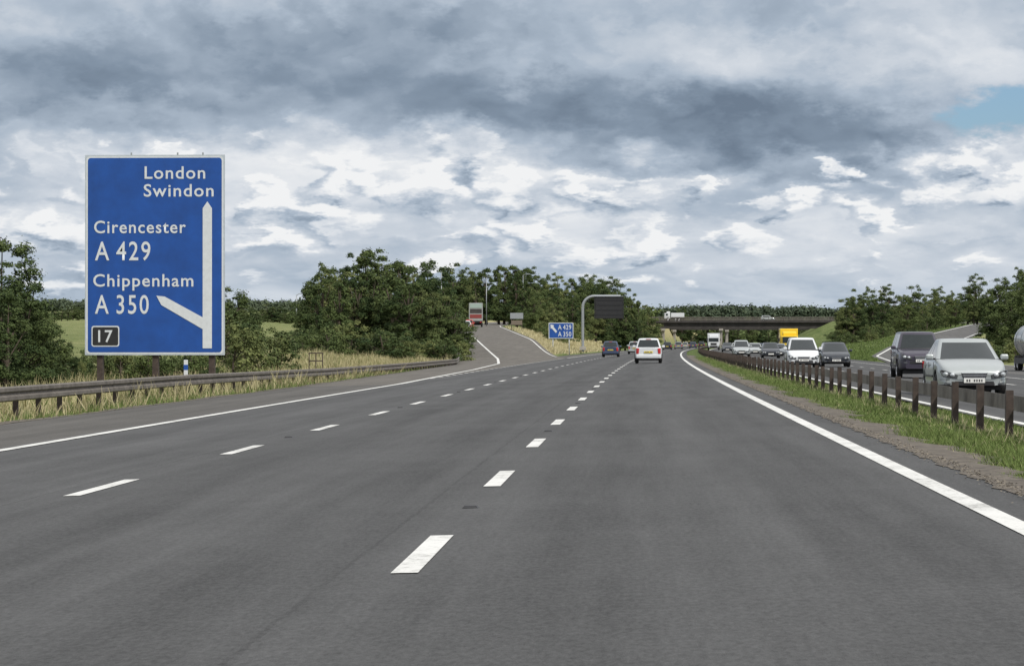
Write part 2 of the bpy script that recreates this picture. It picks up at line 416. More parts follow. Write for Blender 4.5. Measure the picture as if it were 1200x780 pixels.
def limb(p0, p1, r0, r1, n=7):
    p0, p1 = np.array(p0, float), np.array(p1, float); d = p1-p0; d /= np.linalg.norm(d)
    a = np.cross(d, [0.3, .9, .1]); a /= np.linalg.norm(a); b = np.cross(d, a)
    V = []
    for p, r in ((p0, r0), (p1, r1)):
        for i in range(n):
            t = 2*math.pi*i/n; V.append(p+r*(a*math.cos(t)+b*math.sin(t)))
    return np.array(V), [(i, (i+1) % n, n+(i+1) % n, n+i) for i in range(n)]
def tree_mesh(name, seed, h, cw, nl=64, npl=520, leaf=.105, low=.08, lm=None, conical=0):
    rng = np.random.default_rng(seed); WV = []; WF = []; k = 0
    def add(v, f):
        nonlocal k
        WV.append(v); WF.extend([tuple(i+k for i in q) for q in f]); k += len(v)
    top = np.array([rng.normal()*.3, rng.normal()*.3, h*.65])
    add(*limb((0, 0, -.5), top*.5, .03*h*.8, .02*h)); add(*limb(top*.5, top, .02*h, .008*h))
    leaders = [(0.0, 0.0, 1.0)]+[(cw*.55*math.cos(t), cw*.55*math.sin(t), .62+.3*rng.random()) for t in rng.random(4)*6.283]
    LV = []
    for i in range(nl):
        lx, ly, lh = leaders[i % len(leaders)]
        t = rng.random()**.85
        zc = h*(low+(lh*.95-low)*t)
        env = cw*max(.10, (math.sin(math.pi*min(1, (t*.76+.22)))**.8)*(1-conical*t))*(1 if i % len(leaders) == 0 else .62)
        a = rng.random()*6.283; rad = env*(.25+.7*math.sqrt(rng.random()))
        r = cw*(.12+.16*rng.random())*(1.15-.5*t)
        c = (lx*(1-.35*t)+rad*math.cos(a)*.85, ly*(1-.35*t)+rad*math.sin(a)*.85, zc)
        LV.append(lobe_leaves(c, r, int(npl*(r/(cw*.25))**1.6), leaf, rng, rng.uniform(.65, 1.05)))
        if i % 3 == 0: add(*limb(top*min(.95, max(.2, t*.8)), c, .008*h, .003*h, 5))
    LV = np.concatenate(LV); WVa = np.concatenate(WV)
    nq = len(LV)//4; LF = (np.arange(nq*4).reshape(-1, 4)+len(WVa))
    return fast_quads(name, np.concatenate([WVa, LV]), np.concatenate([np.array(WF), LF]), [M_bark, lm or M_leaf], np.r_[np.zeros(len(WF)), np.ones(nq)])
T = [tree_mesh('tree_a', 1, 10, 3.5), tree_mesh('tree_b', 2, 10, 2.9, lm=M_leaf2), tree_mesh('tree_c', 3, 10, 3.9, nl=74), tree_mesh('tree_d', 4, 10, 2.5, conical=.5), tree_mesh('tree_e', 5, 10, 3.2, lm=M_leaf2, conical=.3), tree_mesh('tree_f', 6, 10, 3.0, conical=.1)]
Bsh = [tree_mesh('bush_a', 11, 3, 1.9, nl=30, npl=260, leaf=.075, low=.02), tree_mesh('bush_b', 12, 3, 2.2, nl=34, npl=260, leaf=.075, low=.02, lm=M_leaf2)]
def put(meshes, x, y, h, parent=None, name='tree', rng=random, base=10., wide=1.0, dz=-.15):
    me = rng.choice(meshes); s = h/base; w = s*rng.uniform(.9, 1.25)*wide
    o = obj(name, me, parent, (x, y, height(x, y)+dz), (0, 0, rng.uniform(0, 6.28))); o.scale = (w, w, s); return o
rg = random.Random(21)
px = lambda p, d: (p-742)*d/3200.0     # planning scale: bearing measured from the photograph -> metres at distance d
def topz(py, d): return 1.22+(402-py)*d/3200.0
def wood(name, spec, seed, meshes=T, jit=12):
    e = empty(name); r = random.Random(seed)
    for (p, t, d) in spec:
        x = px(p, d)+r.uniform(-.5, .5); y = d+r.uniform(-jit, jit); h = (topz(t, y)-height(x, y))*r.uniform(.92, 1.08)
        put(meshes, x, y, max(2.5, h), e, 'tree', r)
    return e
sp = []
for p, t in ((366, 318), (384, 300), (402, 284), (425, 290), (447, 286), (470, 298), (490, 300), (508, 303), (524, 320)):
    sp.append((p, t, 262)); sp.append((p+8, t+18, 245)); sp.append((p-4, t+6, 285))
wood('woodland', sp, 1, jit=7)
e = empty('scrub_bushes'); r = random.Random(5)
for p in range(352, 536, 10): put(Bsh, px(p, 222), 222+r.uniform(-9, 9), r.uniform(1.5, 3.2), e, 'bush', r, base=3)
e = empty('hedgerow'); r = random.Random(6)
for p in range(60, 372, 7):
    d = 420+r.uniform(-20, 20); x = px(p, d); put(T, x, d, max(2.2, topz(358+r.uniform(-7, 7), d)-height(x, d)), e, 'tree', r, wide=1.6)
sp = []; r = random.Random(9)
prof = [(520, 306), (545, 305), (570, 307), (600, 304), (630, 313), (655, 320), (680, 313), (705, 319), (725, 330), (745, 343), (760, 350)]
for p in range(518, 762, 9):
    t = float(np.interp(p, [q[0] for q in prof], [q[1] for q in prof]))
    sp.append((p, t+r.uniform(-3, 7), 700))
    if p > 590: sp.append((p+3, t+r.uniform(12, 24), 610))
    if p > 618: sp.append((p, t+r.uniform(26, 38), 540))
wood('woodland', sp, 2, jit=18)
e = empty('scrub_bushes'); r = random.Random(15)
for i in range(46):
    y = r.uniform(420, 560); x = r.uniform(xR(y)+6, mL(y)-5) if mL(y)-5 > xR(y)+6 else None
    if x is not None: put(Bsh, x, y, r.uniform(1.5, 3.6), e, 'bush', r, base=3)
sp = []; r = random.Random(10)
for p in range(992, 1120, 10): sp.append((p, 336+r.uniform(-8, 6), 640)); sp.append((p+4, 350+r.uniform(-4, 8), 600))
wood('woodland', sp, 3, jit=15)
sp = []
for p, t in ((1108, 336), (1128, 328), (1146, 322), (1166, 318), (1186, 314), (1204, 316), (1225, 314), (1250, 316)):
    sp.append((p, t, 500)); sp.append((p+6, t+14, 480))
for p, t in ((1160, 345), (1175, 332), (1192, 322), (1212, 314), (1235, 314)): sp.append((p, t, 290))
wood('woodland', sp, 4, jit=9)
e = empty('scrub_bushes'); r = random.Random(16)
for p in range(1150, 1260, 8): put(Bsh, px(p, 250), 250+r.uniform(-8, 8), r.uniform(1.8, 3.2), e, 'bush', r, base=3)
for i in range(26):
    y = r.uniform(430, 620); put(Bsh, xr(y)-r.uniform(6, 30), y, r.uniform(1.5, 4), e, 'bush', r, base=3)
sp = []
for p in range(775, 1000, 9): sp.append((p, 372+r.uniform(-3, 5), 1040))
wood('woodland', sp, 5, jit=14)
Tn = [tree_mesh('near_tree_a', 31, 6, 2.2, nl=90, npl=520, leaf=.055, low=.03, conical=.5), tree_mesh('near_tree_b', 32, 6, 2.0, nl=80, npl=520, leaf=.055, low=.03, lm=M_leaf, conical=.35)]
for p, t, d in ((-6, 262, 100), (24, 308, 96), (46, 348, 104), (-40, 280, 104), (70, 385, 108), (0, 330, 92)):
    x = px(p, d); put([Tn[0], Tn[1]], x, d, topz(t, d)-height(x, d), None, 'hawthorn_tree', rg, base=6)
for p, t, d in ((262, 318, 150), (284, 362, 132), (310, 378, 136), (268, 372, 118)):
    x = px(p, d); put(Tn if t < 350 else Bsh, x, d, topz(t, d)-height(x, d), None, 'hawthorn_bush', rg, base=6 if t < 350 else 3)
e = empty('scrub_bushes'); r = random.Random(17)
for p in range(-60, 258, 11): d = 112+r.uniform(-5, 5); put(Bsh, px(p, d), d, r.uniform(1.2, 2.0), e, 'bush', r, base=3, wide=.8)
put(T, px(799, 1010), 1010, 14, None, 'ash_tree', rg); put(T, px(770, 1010), 1010, 10, None, 'ash_tree', rg)
def treeline(name, pts, h, n, seed, leaf=1.0, m=M_leafhaze):
    rng = np.random.default_rng(seed); LV = []
    for i in range(n):
        t = rng.random()*(len(pts)-1); k = min(int(t), len(pts)-2); f = t-k
        x = pts[k][0]*(1-f)+pts[k+1][0]*f; y = pts[k][1]*(1-f)+pts[k+1][1]*f+rng.normal()*8
        hh = h*(.55+.5*rng.random()+.18*math.sin(x*.03)+.12*math.sin(x*.011)); z = height(x, y)
        for zz in (.25, .7): LV.append(lobe_leaves((x, y, z+hh*zz), h*.42*(1.15-.4*zz), 130, leaf, rng, .9))
    LV = np.concatenate(LV); nq = len(LV)//4
    obj(name, fast_quads(name, LV, np.arange(nq*4).reshape(-1, 4), [m]))
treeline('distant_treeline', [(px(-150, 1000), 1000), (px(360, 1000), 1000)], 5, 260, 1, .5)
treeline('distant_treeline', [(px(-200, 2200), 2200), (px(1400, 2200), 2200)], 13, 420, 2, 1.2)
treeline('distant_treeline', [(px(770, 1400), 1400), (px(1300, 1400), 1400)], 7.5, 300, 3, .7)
treeline('distant_treeline', [(px(500, 1150), 1150), (px(765, 1150), 1150)], 9, 120, 4, .7, M_leaf)

def blades(name, n, samp, hmin, hmax, w, m, seed, lean=.35):
    rng = np.random.default_rng(seed); B = []
    for i in range(n):
        x, y = samp(rng)
        if x is None: continue
        B.append((x, y, height(x, y)))
    B = np.array(B); n = len(B)
    h = (hmin+(hmax-hmin)*rng.random(n)**1.6)*(.75+.45*np.sin(B[:, 0]*1.7+B[:, 1]*.6)*np.sin(B[:, 1]*.37+1))
    h = np.maximum(h, hmin*.5); a = rng.random(n)*math.pi; ww = w*(.6+.8*rng.random(n))*(1+B[:, 1]/150)
    d = np.stack([np.cos(a), np.sin(a), 0*a], 1)*ww[:, None]/2
    l = rng.normal(size=(n, 3))*lean*h[:, None]; l[:, 2] = h
    V = np.stack([B-d, B+d, B+l+d*.15, B+l-d*.15], 1).reshape(-1, 3)
    obj(name, fast_quads(name, V, np.arange(n*4).reshape(-1, 4), [m]))
def s_central(rng):
    y = 14*math.exp(rng.random()*math.log(16)); b = 3.05+2.8*rng.random()
    if b < 3.08+edge_w(y)+.25*rng.random(): return None, None
    if math.sin(y*.5+b*2)*math.sin(b*2.1+y*.13) > .75 and rng.random() < .6: return None, None
    return off(y)+b, y
blades('verge_grass', 200000, s_central, .035, .11, .009, M_grass, 1, .5)
def s_central2(rng):
    y = 14*math.exp(rng.random()*math.log(16)); b = 4.6+.22*rng.normal()
    if b > 5.9 or b < 3.9: return None, None
    return off(y)+b, y
blades('verge_grass', 5000, s_central2, .06, .24, .008, M_grassdry, 2)
def s_central3(rng):
    y = 14*math.exp(rng.random()*math.log(16)); return off(y)+3.35+2.3*rng.random(), y
blades('verge_grass', 9000, s_central3, .03, .10, .008, M_grassdry, 12, .6)
def s_left(rng):
    y = 45+rng.random()**.8*190; d = .5+rng.random()**1.3*13
    return xE(y)-d, y
blades('verge_grass', 60000, s_left, .15, .65, .022, M_grassdry, 3)
blades('verge_grass', 30000, s_left, .10, .45, .025, M_grass, 4)
def s_nose(rng):
    y = 285+rng.random()*240; a, b = xR(y)+.4, mL(y)-.5
    if b < a: return None, None
    return a+(b-a)*rng.random(), y
blades('verge_grass', 26000, s_nose, .15, .6, .03, M_grassdry, 5)
def s_right(rng):
    y = 250+rng.random()*240; a, b = off(y)+20.8, xr(y)-.3
    if b-a < .5: return None, None
    return a+(b-a)*rng.random(), y
blades('verge_grass', 12000, s_right, .1, .35, .03, M_grass, 6)
def s_edge(rng):
    y = 25+rng.random()**1.5*200; return xE(y)-.1-rng.random()**.6*1.2, y
blades('verge_grass', 22000, s_edge, .05, .25, .014, M_grass, 7)

# ------------------------------------------------------------------ signs
def text_mesh(name, s, x0, x1, zbase, cap, m, parent, y=-.02, bold=.012, sp=1.12):
    cu = bpy.data.curves.new(name, 'FONT'); cu.body = s; cu.size = 1; cu.offset = bold; cu.resolution_u = 4; cu.space_character = sp; cu.space_word = .6
    t = bpy.data.objects.new(name, cu); COL.objects.link(t)
    bpy.context.view_layer.update()
    me = bpy.data.meshes.new_from_object(t.evaluated_get(bpy.context.evaluated_depsgraph_get()))
    bpy.data.objects.remove(t)
    co = np.zeros(len(me.vertices)*3); me.vertices.foreach_get('co', co); co = co.reshape(-1, 3)
    mn, mx = co[:, 0].min(), co[:, 0].max()
    out = np.stack([x0+(co[:, 0]-mn)/(mx-mn)*(x1-x0), np.full(len(co), y), zbase+co[:, 1]/.70*cap], 1)
    me.vertices.foreach_set('co', out.ravel().astype(np.float32)); me.materials.clear(); me.materials.append(m); me.update()
    return obj(name, me, parent)
def poly(name, pts, y, m, parent):
    return obj(name, mesh(name, [(p[0], y, p[1]) for p in pts], [tuple(range(len(pts)))], m), parent)
def rrect(name, x0, x1, z0, z1, r, y, m, parent):
    P = []
    for cx, cz, a0 in ((x1-r, z1-r, 0), (x0+r, z1-r, 90), (x0+r, z0+r, 180), (x1-r, z0+r, 270)):
        for k in range(5): a = math.radians(a0+k*22.5); P.append((cx+r*math.cos(a), cz+r*math.sin(a)))
    return poly(name, P, y, m, parent)
D = 95.0; k = D/3200
sg = empty('motorway_direction_sign', (px(95, D), D, 0))
SX = lambda p: (p-95)*k
SZ = lambda q: 1.22+(402-q)*k
w_ = SX(261); zt, zb = SZ(180), SZ(416)
M_signedge = mat('sign_edge', (.42, .47, .52), .5)
box('panel', (w_, .06, zt-zb), (w_/2, .035, (zt+zb)/2), M_signedge, sg)
rrect('border', SX(96.5), SX(259.5), SZ(414.7), SZ(181.5), .12, -.000, M_signw, sg)
rrect('blue_face', SX(98.5), SX(257.5), SZ(412.7), SZ(183.5), .10, -.006, M_blue, sg)
text_mesh('text_london', 'London', SX(166), SX(238), SZ(208), 14.5*k, M_signw, sg)
text_mesh('text_swindon', 'Swindon', SX(165), SX(248), SZ(229), 14.5*k, M_signw, sg)
text_mesh('text_cirencester', 'Cirencester', SX(106), SX(215), SZ(272), 14.5*k, M_signw, sg)
text_mesh('text_a429', 'A 429', SX(107), SX(173), SZ(304), 22*k, M_signw, sg, bold=.008, sp=1.18)
text_mesh('text_chippenham', 'Chippenham', SX(105), SX(224), SZ(335), 14.5*k, M_signw, sg)
text_mesh('text_a350', 'A 350', SX(107), SX(171), SZ(367), 22*k, M_signw, sg, bold=.008, sp=1.18)
poly('route_arrow', [(SX(a), SZ(b)) for a, b in ((235, 408), (246, 408), (246, 243), (240.5, 235), (235, 243))], -.018, M_signw, sg)
poly('exit_arrow', [(SX(a), SZ(b)) for a, b in ((180, 346), (190, 347), (236, 372), (236, 386), (186, 357))], -.022, M_signw, sg)
rrect('junction_border', SX(103), SX(136), SZ(406), SZ(381.5), .08, -.014, M_signw, sg)
rrect('junction_patch', SX(104.3), SX(134.7), SZ(404.6), SZ(383), .06, -.020, M_black, sg)
text_mesh('text_17', '17', SX(111), SX(128), SZ(400.5), 14*k, M_signw, sg, y=-.026)
for p in (112, 178, 245):
    box('post', (.2, .3, zb+.6+5), (SX(p), .24, (zb+5-.6)/2), M_post, sg)
for q in (200, 260, 320, 380): box('rail', (w_*.96, .08, .1), (w_/2, .1, SZ(q)), M_grey, sg)
for p in (150, 205, 235): box('clip', (.05, .05, .08), (SX(p), .03, zt+.04), M_grey, sg)

D2 = 345.0; k2 = D2/3200
s2 = empty('motorway_direction_sign', (px(643, D2), D2, 0))
AX = lambda p: (p-643)*k2
AZ = lambda q: 1.22+(402-q)*k2
box('panel', (AX(672), .06, AZ(378)-AZ(396.5)), (AX(672)/2, .035, (AZ(378)+AZ(396.5))/2), M_signw, s2)
rrect('blue_face', AX(643.8), AX(671.2), AZ(395.7), AZ(378.8), .1, -.01, M_blue, s2)
text_mesh('text_a429', 'A 429', AX(654), AX(669.5), AZ(386), 5.6*k2, M_signw, s2, y=-.03)
text_mesh('text_a350', 'A 350', AX(654), AX(669.5), AZ(394), 5.6*k2, M_signw, s2, y=-.03)
poly('arrow', [(AX(a), AZ(b)) for a, b in ((645, 380), (649.5, 381), (648.5, 382.5), (653, 388), (651.5, 390), (646.5, 384.3), (645.6, 385.5))], -.03, M_signw, s2)
for p in (648, 667): cyl('post', .06, 4, (AX(p), .14, AZ(396)-1.2), M_grey, s2)
g0 = empty('traffic_sign', (px(605.5, 420), 420, 0))
box('panel', (2.0, .06, .9), (0, 0, topz(370, 420)), M_grey, g0, .02); box('panel_lower', (1.7, .05, .7), (0, .02, topz(378, 420)), mat('sign_back', (.16, .13, .10), .7), g0, .02)
for x in (-.8, .8): cyl('post', .05, 5, (x, .08, topz(370, 420)-2.3), M_post, g0)
DG = 390.0
gx = px(683, DG); gt = topz(347, DG); gb = topz(408, DG)
gg = empty('variable_message_gantry', (gx, DG, 0))
pts = [(0, 0, gb-.5), (0, 0, gt-1.6)]+[(1.6-1.6*math.cos(a), 0, gt-1.6+1.6*math.sin(a)) for a in np.linspace(.2, math.pi/2, 8)]+[(5.4, 0, gt)]
tube('mast_and_arm', pts, .2, M_grey, gg)
box('message_panel', (4.0, .5, 3.1), (3.75, -.35, gt-1.65), M_black, gg, .06)
for z in (-.5, -1.2, -1.9, -2.6): box('louvre', (3.7, .04, .05), (3.75, -.62, gt-.1+z*1.0), P_black, gg)
box('panel_hood', (4.1, .7, .08), (3.75, -.4, gt-.02), M_grey, gg)
for x in (1.68, 5.82): box('side_frame', (.08, .6, 3.2), (x, -.35, gt-1.65), M_black, gg)
box('base_plate', (.9, .9, .5), (0, 0, gb), M_conc, gg, .03)
def lamp(p, d, tp):
    x = px(p, d); z0 = height(x, d); h = topz(tp, d)-z0
    e = empty('street_lamp', (x, d, z0))
    cyl('column', .09, h, (0, 0, h/2), M_grey, e, r2=.06); tube('arm', [(0, 0, h-.1), (.4, 0, h+.15), (1.1, 0, h+.2)], .05, M_grey, e)
    box('lantern', (.7, .25, .14), (1.3, 0, h+.18), M_grey, e, .04)
lamp(570, 560, 325); lamp(517, 420, 318); lamp(346, 400, 345); lamp(613, 640, 322)
mp = empty('marker_post', (px(215, 90), 90, height(px(215, 90), 90)))
box('post', (.13, .06, 1.1), (0, 0, .55), M_signw, mp, .01); box('band', (.14, .065, .18), (0, -.003, .85), M_blue, mp, .01)
hr = empty('handrail', (px(369, 140), 140, height(px(369, 140), 140)))
for x in (-.35, 0, .35): box('upright', (.05, .05, 1.15), (x, 0, .55), M_post, hr)
for z in (.7, 1.1): box('rail', (.75, .04, .06), (0, -.03, z), M_post, hr)

# ------------------------------------------------------------------ bridge
def bridge(y0, name):
    x0, x1 = 4.5, 67.0; dz = 8.05; e = empty(name, (0, y0, 0)); o = off(y0)-22.6
    L = x1-x0; cx = (x0+x1)/2+o
    box('deck', (L, 11, .35), (cx, 0, dz-.2), M_conc, e)
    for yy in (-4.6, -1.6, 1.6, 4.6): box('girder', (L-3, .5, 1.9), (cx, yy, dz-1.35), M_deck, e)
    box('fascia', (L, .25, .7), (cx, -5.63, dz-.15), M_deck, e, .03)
    for s in (-1, 1):
        box('parapet_rail', (L, .12, .14), (cx, s*5.4, dz+1.2), M_steel, e); box('parapet_rail', (L, .08, .10), (cx, s*5.4, dz+.8), M_steel, e)
        box('parapet_rail', (L, .08, .10), (cx, s*5.4, dz+.45), M_steel, e)
        n = 26
        for i in range(n): box('parapet_post', (.12, .12, 1.15), (x0+o+L*(i+.5)/n, s*5.5, dz+.6), M_steel, e)
    for X in (9.3, 27.1, 45.5):
        for yy in (-4, 0, 4): box('pier', (.9, .9, 5.6), (X+o, yy, 2.2), M_conc, e, .1)
        box('crosshead', (1.3, 10.4, .7), (X+o, 0, dz-2.65), M_conc, e, .05)
    for X in (5.6, 65): box('abutment', (2.2, 11.6, 5), (X+o, 0, dz-3.1), M_conc, e)
    return e
bridge(850, 'road_bridge'); bridge(935, 'road_bridge')

# ------------------------------------------------------------------ vehicles
_cache = {}
ST = {
 'saloon': dict(L=4.55, W=1.76, roof=1.47, belt=.93, top=[(-2.28, .93), (-2.1, 1.0), (-1.6, 1.01), (-1, .95), (1.1, .94), (1.5, .92), (1.9, .85), (2.15, .76), (2.28, .68)], gh=(-1.85, -.95, .2, 1.2), wb=1.35),
 'hatch': dict(L=3.75, W=1.66, roof=1.52, belt=.95, top=[(-1.87, .95), (-1.6, .97), (.9, .94), (1.3, .90), (1.6, .82), (1.87, .68)], gh=(-1.84, -1.5, .25, 1.12), wb=1.2),
 'mpv': dict(L=4.3, W=1.78, roof=1.66, belt=1.0, top=[(-2.15, .98), (-1.8, 1.0), (1.2, .99), (1.6, .95), (1.95, .82), (2.15, .70)], gh=(-2.1, -1.8, .45, 1.55), wb=1.3),
 'estate': dict(L=4.6, W=1.78, roof=1.5, belt=.93, top=[(-2.3, .92), (-1.9, .95), (1.0, .93), (1.5, .90), (2.0, .80), (2.3, .66)], gh=(-2.25, -1.85, .25, 1.2), wb=1.36),
 'offroad': dict(L=4.7, W=1.9, roof=1.92, belt=1.2, top=[(-2.35, 1.15), (-1.9, 1.2), (1.0, 1.2), (1.4, 1.17), (2.1, 1.10), (2.35, .98)], gh=(-2.3, -2.1, .55, 1.05), wb=1.4),
}
def taper(t, sc=1): return (1-.04*t**2-.06*t**6-.12*t**16)*sc
def body_mesh(st, pm):
    s = ST[st]; L, Wd = s['L'], s['W']; hl = L/2; ty = [t[0] for t in s['top']]; tz = [t[1] for t in s['top']]
    low = .22 if st != 'offroad' else .32; rw = .31 if st != 'offroad' else .38; ra = rw+.065
    ends = np.array([.0, .01, .03, .06, .10, .15])
    ys = sorted(set(np.round(np.concatenate([np.linspace(-hl, hl, 40), hl-ends, -hl+ends, s['wb']+np.linspace(-ra, ra, 13), -s['wb']+np.linspace(-ra, ra, 13)]), 4)))
    V = []
    def sec(y, sc=1.0):
        t = abs(y/hl); w = Wd/2*taper(t, sc); zt = float(np.interp(y, ty, tz)); zl = low+.05*t**6
        for yw in (s['wb'], -s['wb']):
            if abs(y-yw) < ra: zl = max(zl, rw+math.sqrt(max(0, ra*ra-(y-yw)**2)))
        if sc < 1: zt -= .10*(1-sc)/.08; zl += .04
        hz = zt-low
        Pp = [(0, zl), (.80*w, zl), (.95*w, zl+.004), (.985*w, max(low+.10, zl+.02)), (1.0*w, max(low+.2, zl+.025)), (.985*w, max(low+hz*.42, zl+.03)), (.998*w, max(low+hz*.60, zl+.04)), (.965*w, low+hz*.84), (.945*w, low+hz*.93), (.90*w, zt-.005), (.80*w, zt+.004), (.5*w, zt+.018), (0, zt+.024)]
        P2 = Pp+[(-a, b) for a, b in Pp[-2:0:-1]]
        return [(a, y, b) for a, b in P2]
    secs = [[(a, b-.05, c) for a, b, c in sec(-hl, .96)]]+[sec(y) for y in ys]+[[(a, b+.05, c) for a, b, c in sec(hl, .95)]]+[[(a, b+.075-.03*abs(a)**2, c) for a, b, c in sec(hl, .90)]]
    n = len(secs[0])
    for q in secs: V += q
    F = []; mi = []
    for r in range(len(secs)-1):
        for c in range(n): F.append((r*n+c, r*n+(c+1) % n, (r+1)*n+(c+1) % n, (r+1)*n+c)); mi.append(1 if c in (0, 1, 2, n-1, n-2, n-3) else 0)
    F += [tuple(range(n)), tuple((len(secs)-1)*n+i for i in range(n))[::-1]]; mi += [0, 0]
    me = mesh('body', V, [f[::-1] for f in F], [pm, M_black], mi, True)
    me.polygons[len(F)-1].use_smooth = False; me.polygons[len(F)-2].use_smooth = False
    return me
def house_mesh(st, pm):
    s = ST[st]; W0 = s['W']/2; zb, zr_ = s['belt']-.03, s['roof']; rb, rr, rf, fb = s['gh']
    nf, ns = 12, 24
    def ring(t, sc=1.0, z=None):
        w = W0*(.925-.20*t-.02*t*t)*sc; yf = fb+(rf-fb)*t; yr = rb+(rr-rb)*t; c = (yf+yr)/2; yf = c+(yf-c)*sc; yr = c+(yr-c)*sc
        z = z if z is not None else zb+(zr_-.05-zb)*t
        P = []
        for i in range(nf): u = -1+2*i/nf; u = math.copysign(abs(u)**.75, u); P.append((w*u, yf-.14*u*u-.08*u**8, z))
        for i in range(ns): u = i/ns; P.append((w, (yf-.22)*(1-u)+(yr+.12)*u, z))
        for i in range(nf): u = 1-2*i/nf; u = math.copysign(abs(u)**.75, u); P.append((w*u, yr+.08*u*u+.04*u**8, z))
        for i in range(ns): u = 1-i/ns; P.append((-w, (yf-.22)*(1-u)+(yr+.12)*u, z))
        return P
    R = [ring(0), ring(.10), ring(.5), ring(.90), ring(1.0), ring(1.0, .94, zr_-.02), ring(1.0, .8, zr_-.004), ring(1.0, .4, zr_+.004)]
    n = len(R[0]); V = [p for q in R for p in q]; F = []; mi = []
    for r in range(len(R)-1):
        for c in range(n):
            F.append((r*n+c, r*n+(c+1) % n, (r+1)*n+(c+1) % n, (r+1)*n+c))
            side = None
            if nf <= c < nf+ns: side = c-nf
            elif c >= 2*nf+ns: side = ns-1-(c-2*nf-ns)
            if r >= 3: m_ = 1
            elif r == 0: m_ = 1 if (side is not None or (nf+ns <= c < 2*nf+ns and st != 'saloon')) else (2 if c < nf else 0)
            else:
                m_ = 0
                if side is not None:
                    if side in (0, ns-1, ns-2): m_ = 1
                    elif side in (11, 18): m_ = 2
                elif c in (0, nf-1, nf+ns, 2*nf+ns-1): m_ = 1
            mi.append(m_)
    F.append(tuple((len(R)-1)*n+i for i in range(n))); mi.append(1)
    return mesh('cabin', V, [f[::-1] for f in F], [M_glass, pm, M_black], mi, True)
def wheel(parent, x, y, r, side, w=.2):
    R = (0, math.pi/2, 0); k = ('wh', round(r, 2), round(w, 2))
    if k not in _cache:
        bm = bmesh.new(); bmesh.ops.create_cone(bm, cap_ends=True, segments=28, radius1=r, radius2=r, depth=w)
        bmesh.ops.bevel(bm, geom=[e for e in bm.edges if abs(e.verts[0].co.z-e.verts[1].co.z) < 1e-4], offset=.03, segments=2, affect='EDGES')
        me = bpy.data.meshes.new('tyre'); bm.to_mesh(me); bm.free(); me.materials.append(M_tyre); _cache[k] = me
    obj('tyre', _cache[k], parent, (x, y, r), R)
    k = ('rim', round(r, 2))
    if k not in _cache:
        V = [(0, 0, .03)]; F = []; n = 20
        for rad, z in ((r*.18, .03), (r*.3, .0), (r*.56, .0), (r*.64, .025)):
            for i in range(n): a = 2*math.pi*i/n; V.append((rad*math.cos(a), rad*math.sin(a), z))
        mi = []
        for i in range(n): F.append((0, 1+i, 1+(i+1) % n)); mi.append(0)
        for rr in range(3):
            for i in range(n): F.append((1+rr*n+i, 1+(rr+1)*n+i, 1+(rr+1)*n+(i+1) % n, 1+rr*n+(i+1) % n)); mi.append(1 if rr == 1 and i % 4 in (0, 1) else 0)
        _cache[k] = mesh('rim', V, F, [M_rim, M_black], mi, False)
    obj('rim', _cache[k], parent, (x+side*(w/2+.004), y, r), (0, side*math.pi/2, 0))
def patch(name, pts, m, parent, s, y0, out=.012):
    hl = s['L']/2; sg_ = 1 if y0 > 0 else -1; W2 = s['W']/2
    xs = [p[0] for p in pts]; cx = sum(xs)/len(xs); cz = sum(p[1] for p in pts)/len(pts)
    rings = [[(cx+(x-cx)*f, cz+(z-cz)*f, 0 if f == 1 else 1) for x, z in pts] for f in (1.0, .93)]
    def surf(x, lift):
        a = abs(x)/W2
        d = hl+.07-.03*x*x if a < .80 else hl+.055-((a-.80)/.20)**1.6*.22
        return sg_*(d+lift*out)
    V = [(x, surf(x, l), z) for r in rings for x, z, l in r]+[(cx, surf(cx, 1.6), cz)]
    n = len(pts); F = [(i, (i+1) % n, n+(i+1) % n, n+i) for i in range(n)]+[(n+i, n+(i+1) % n, 2*n) for i in range(n)]
    return obj(name, mesh(name, V, F, m, smooth=False), parent)
def outline(pts, k=4):
    out = []
    for i in range(len(pts)):
        a, b = pts[i], pts[(i+1) % len(pts)]
        for j in range(k): out.append((a[0]+(b[0]-a[0])*j/k, a[1]+(b[1]-a[1])*j/k))
    return out
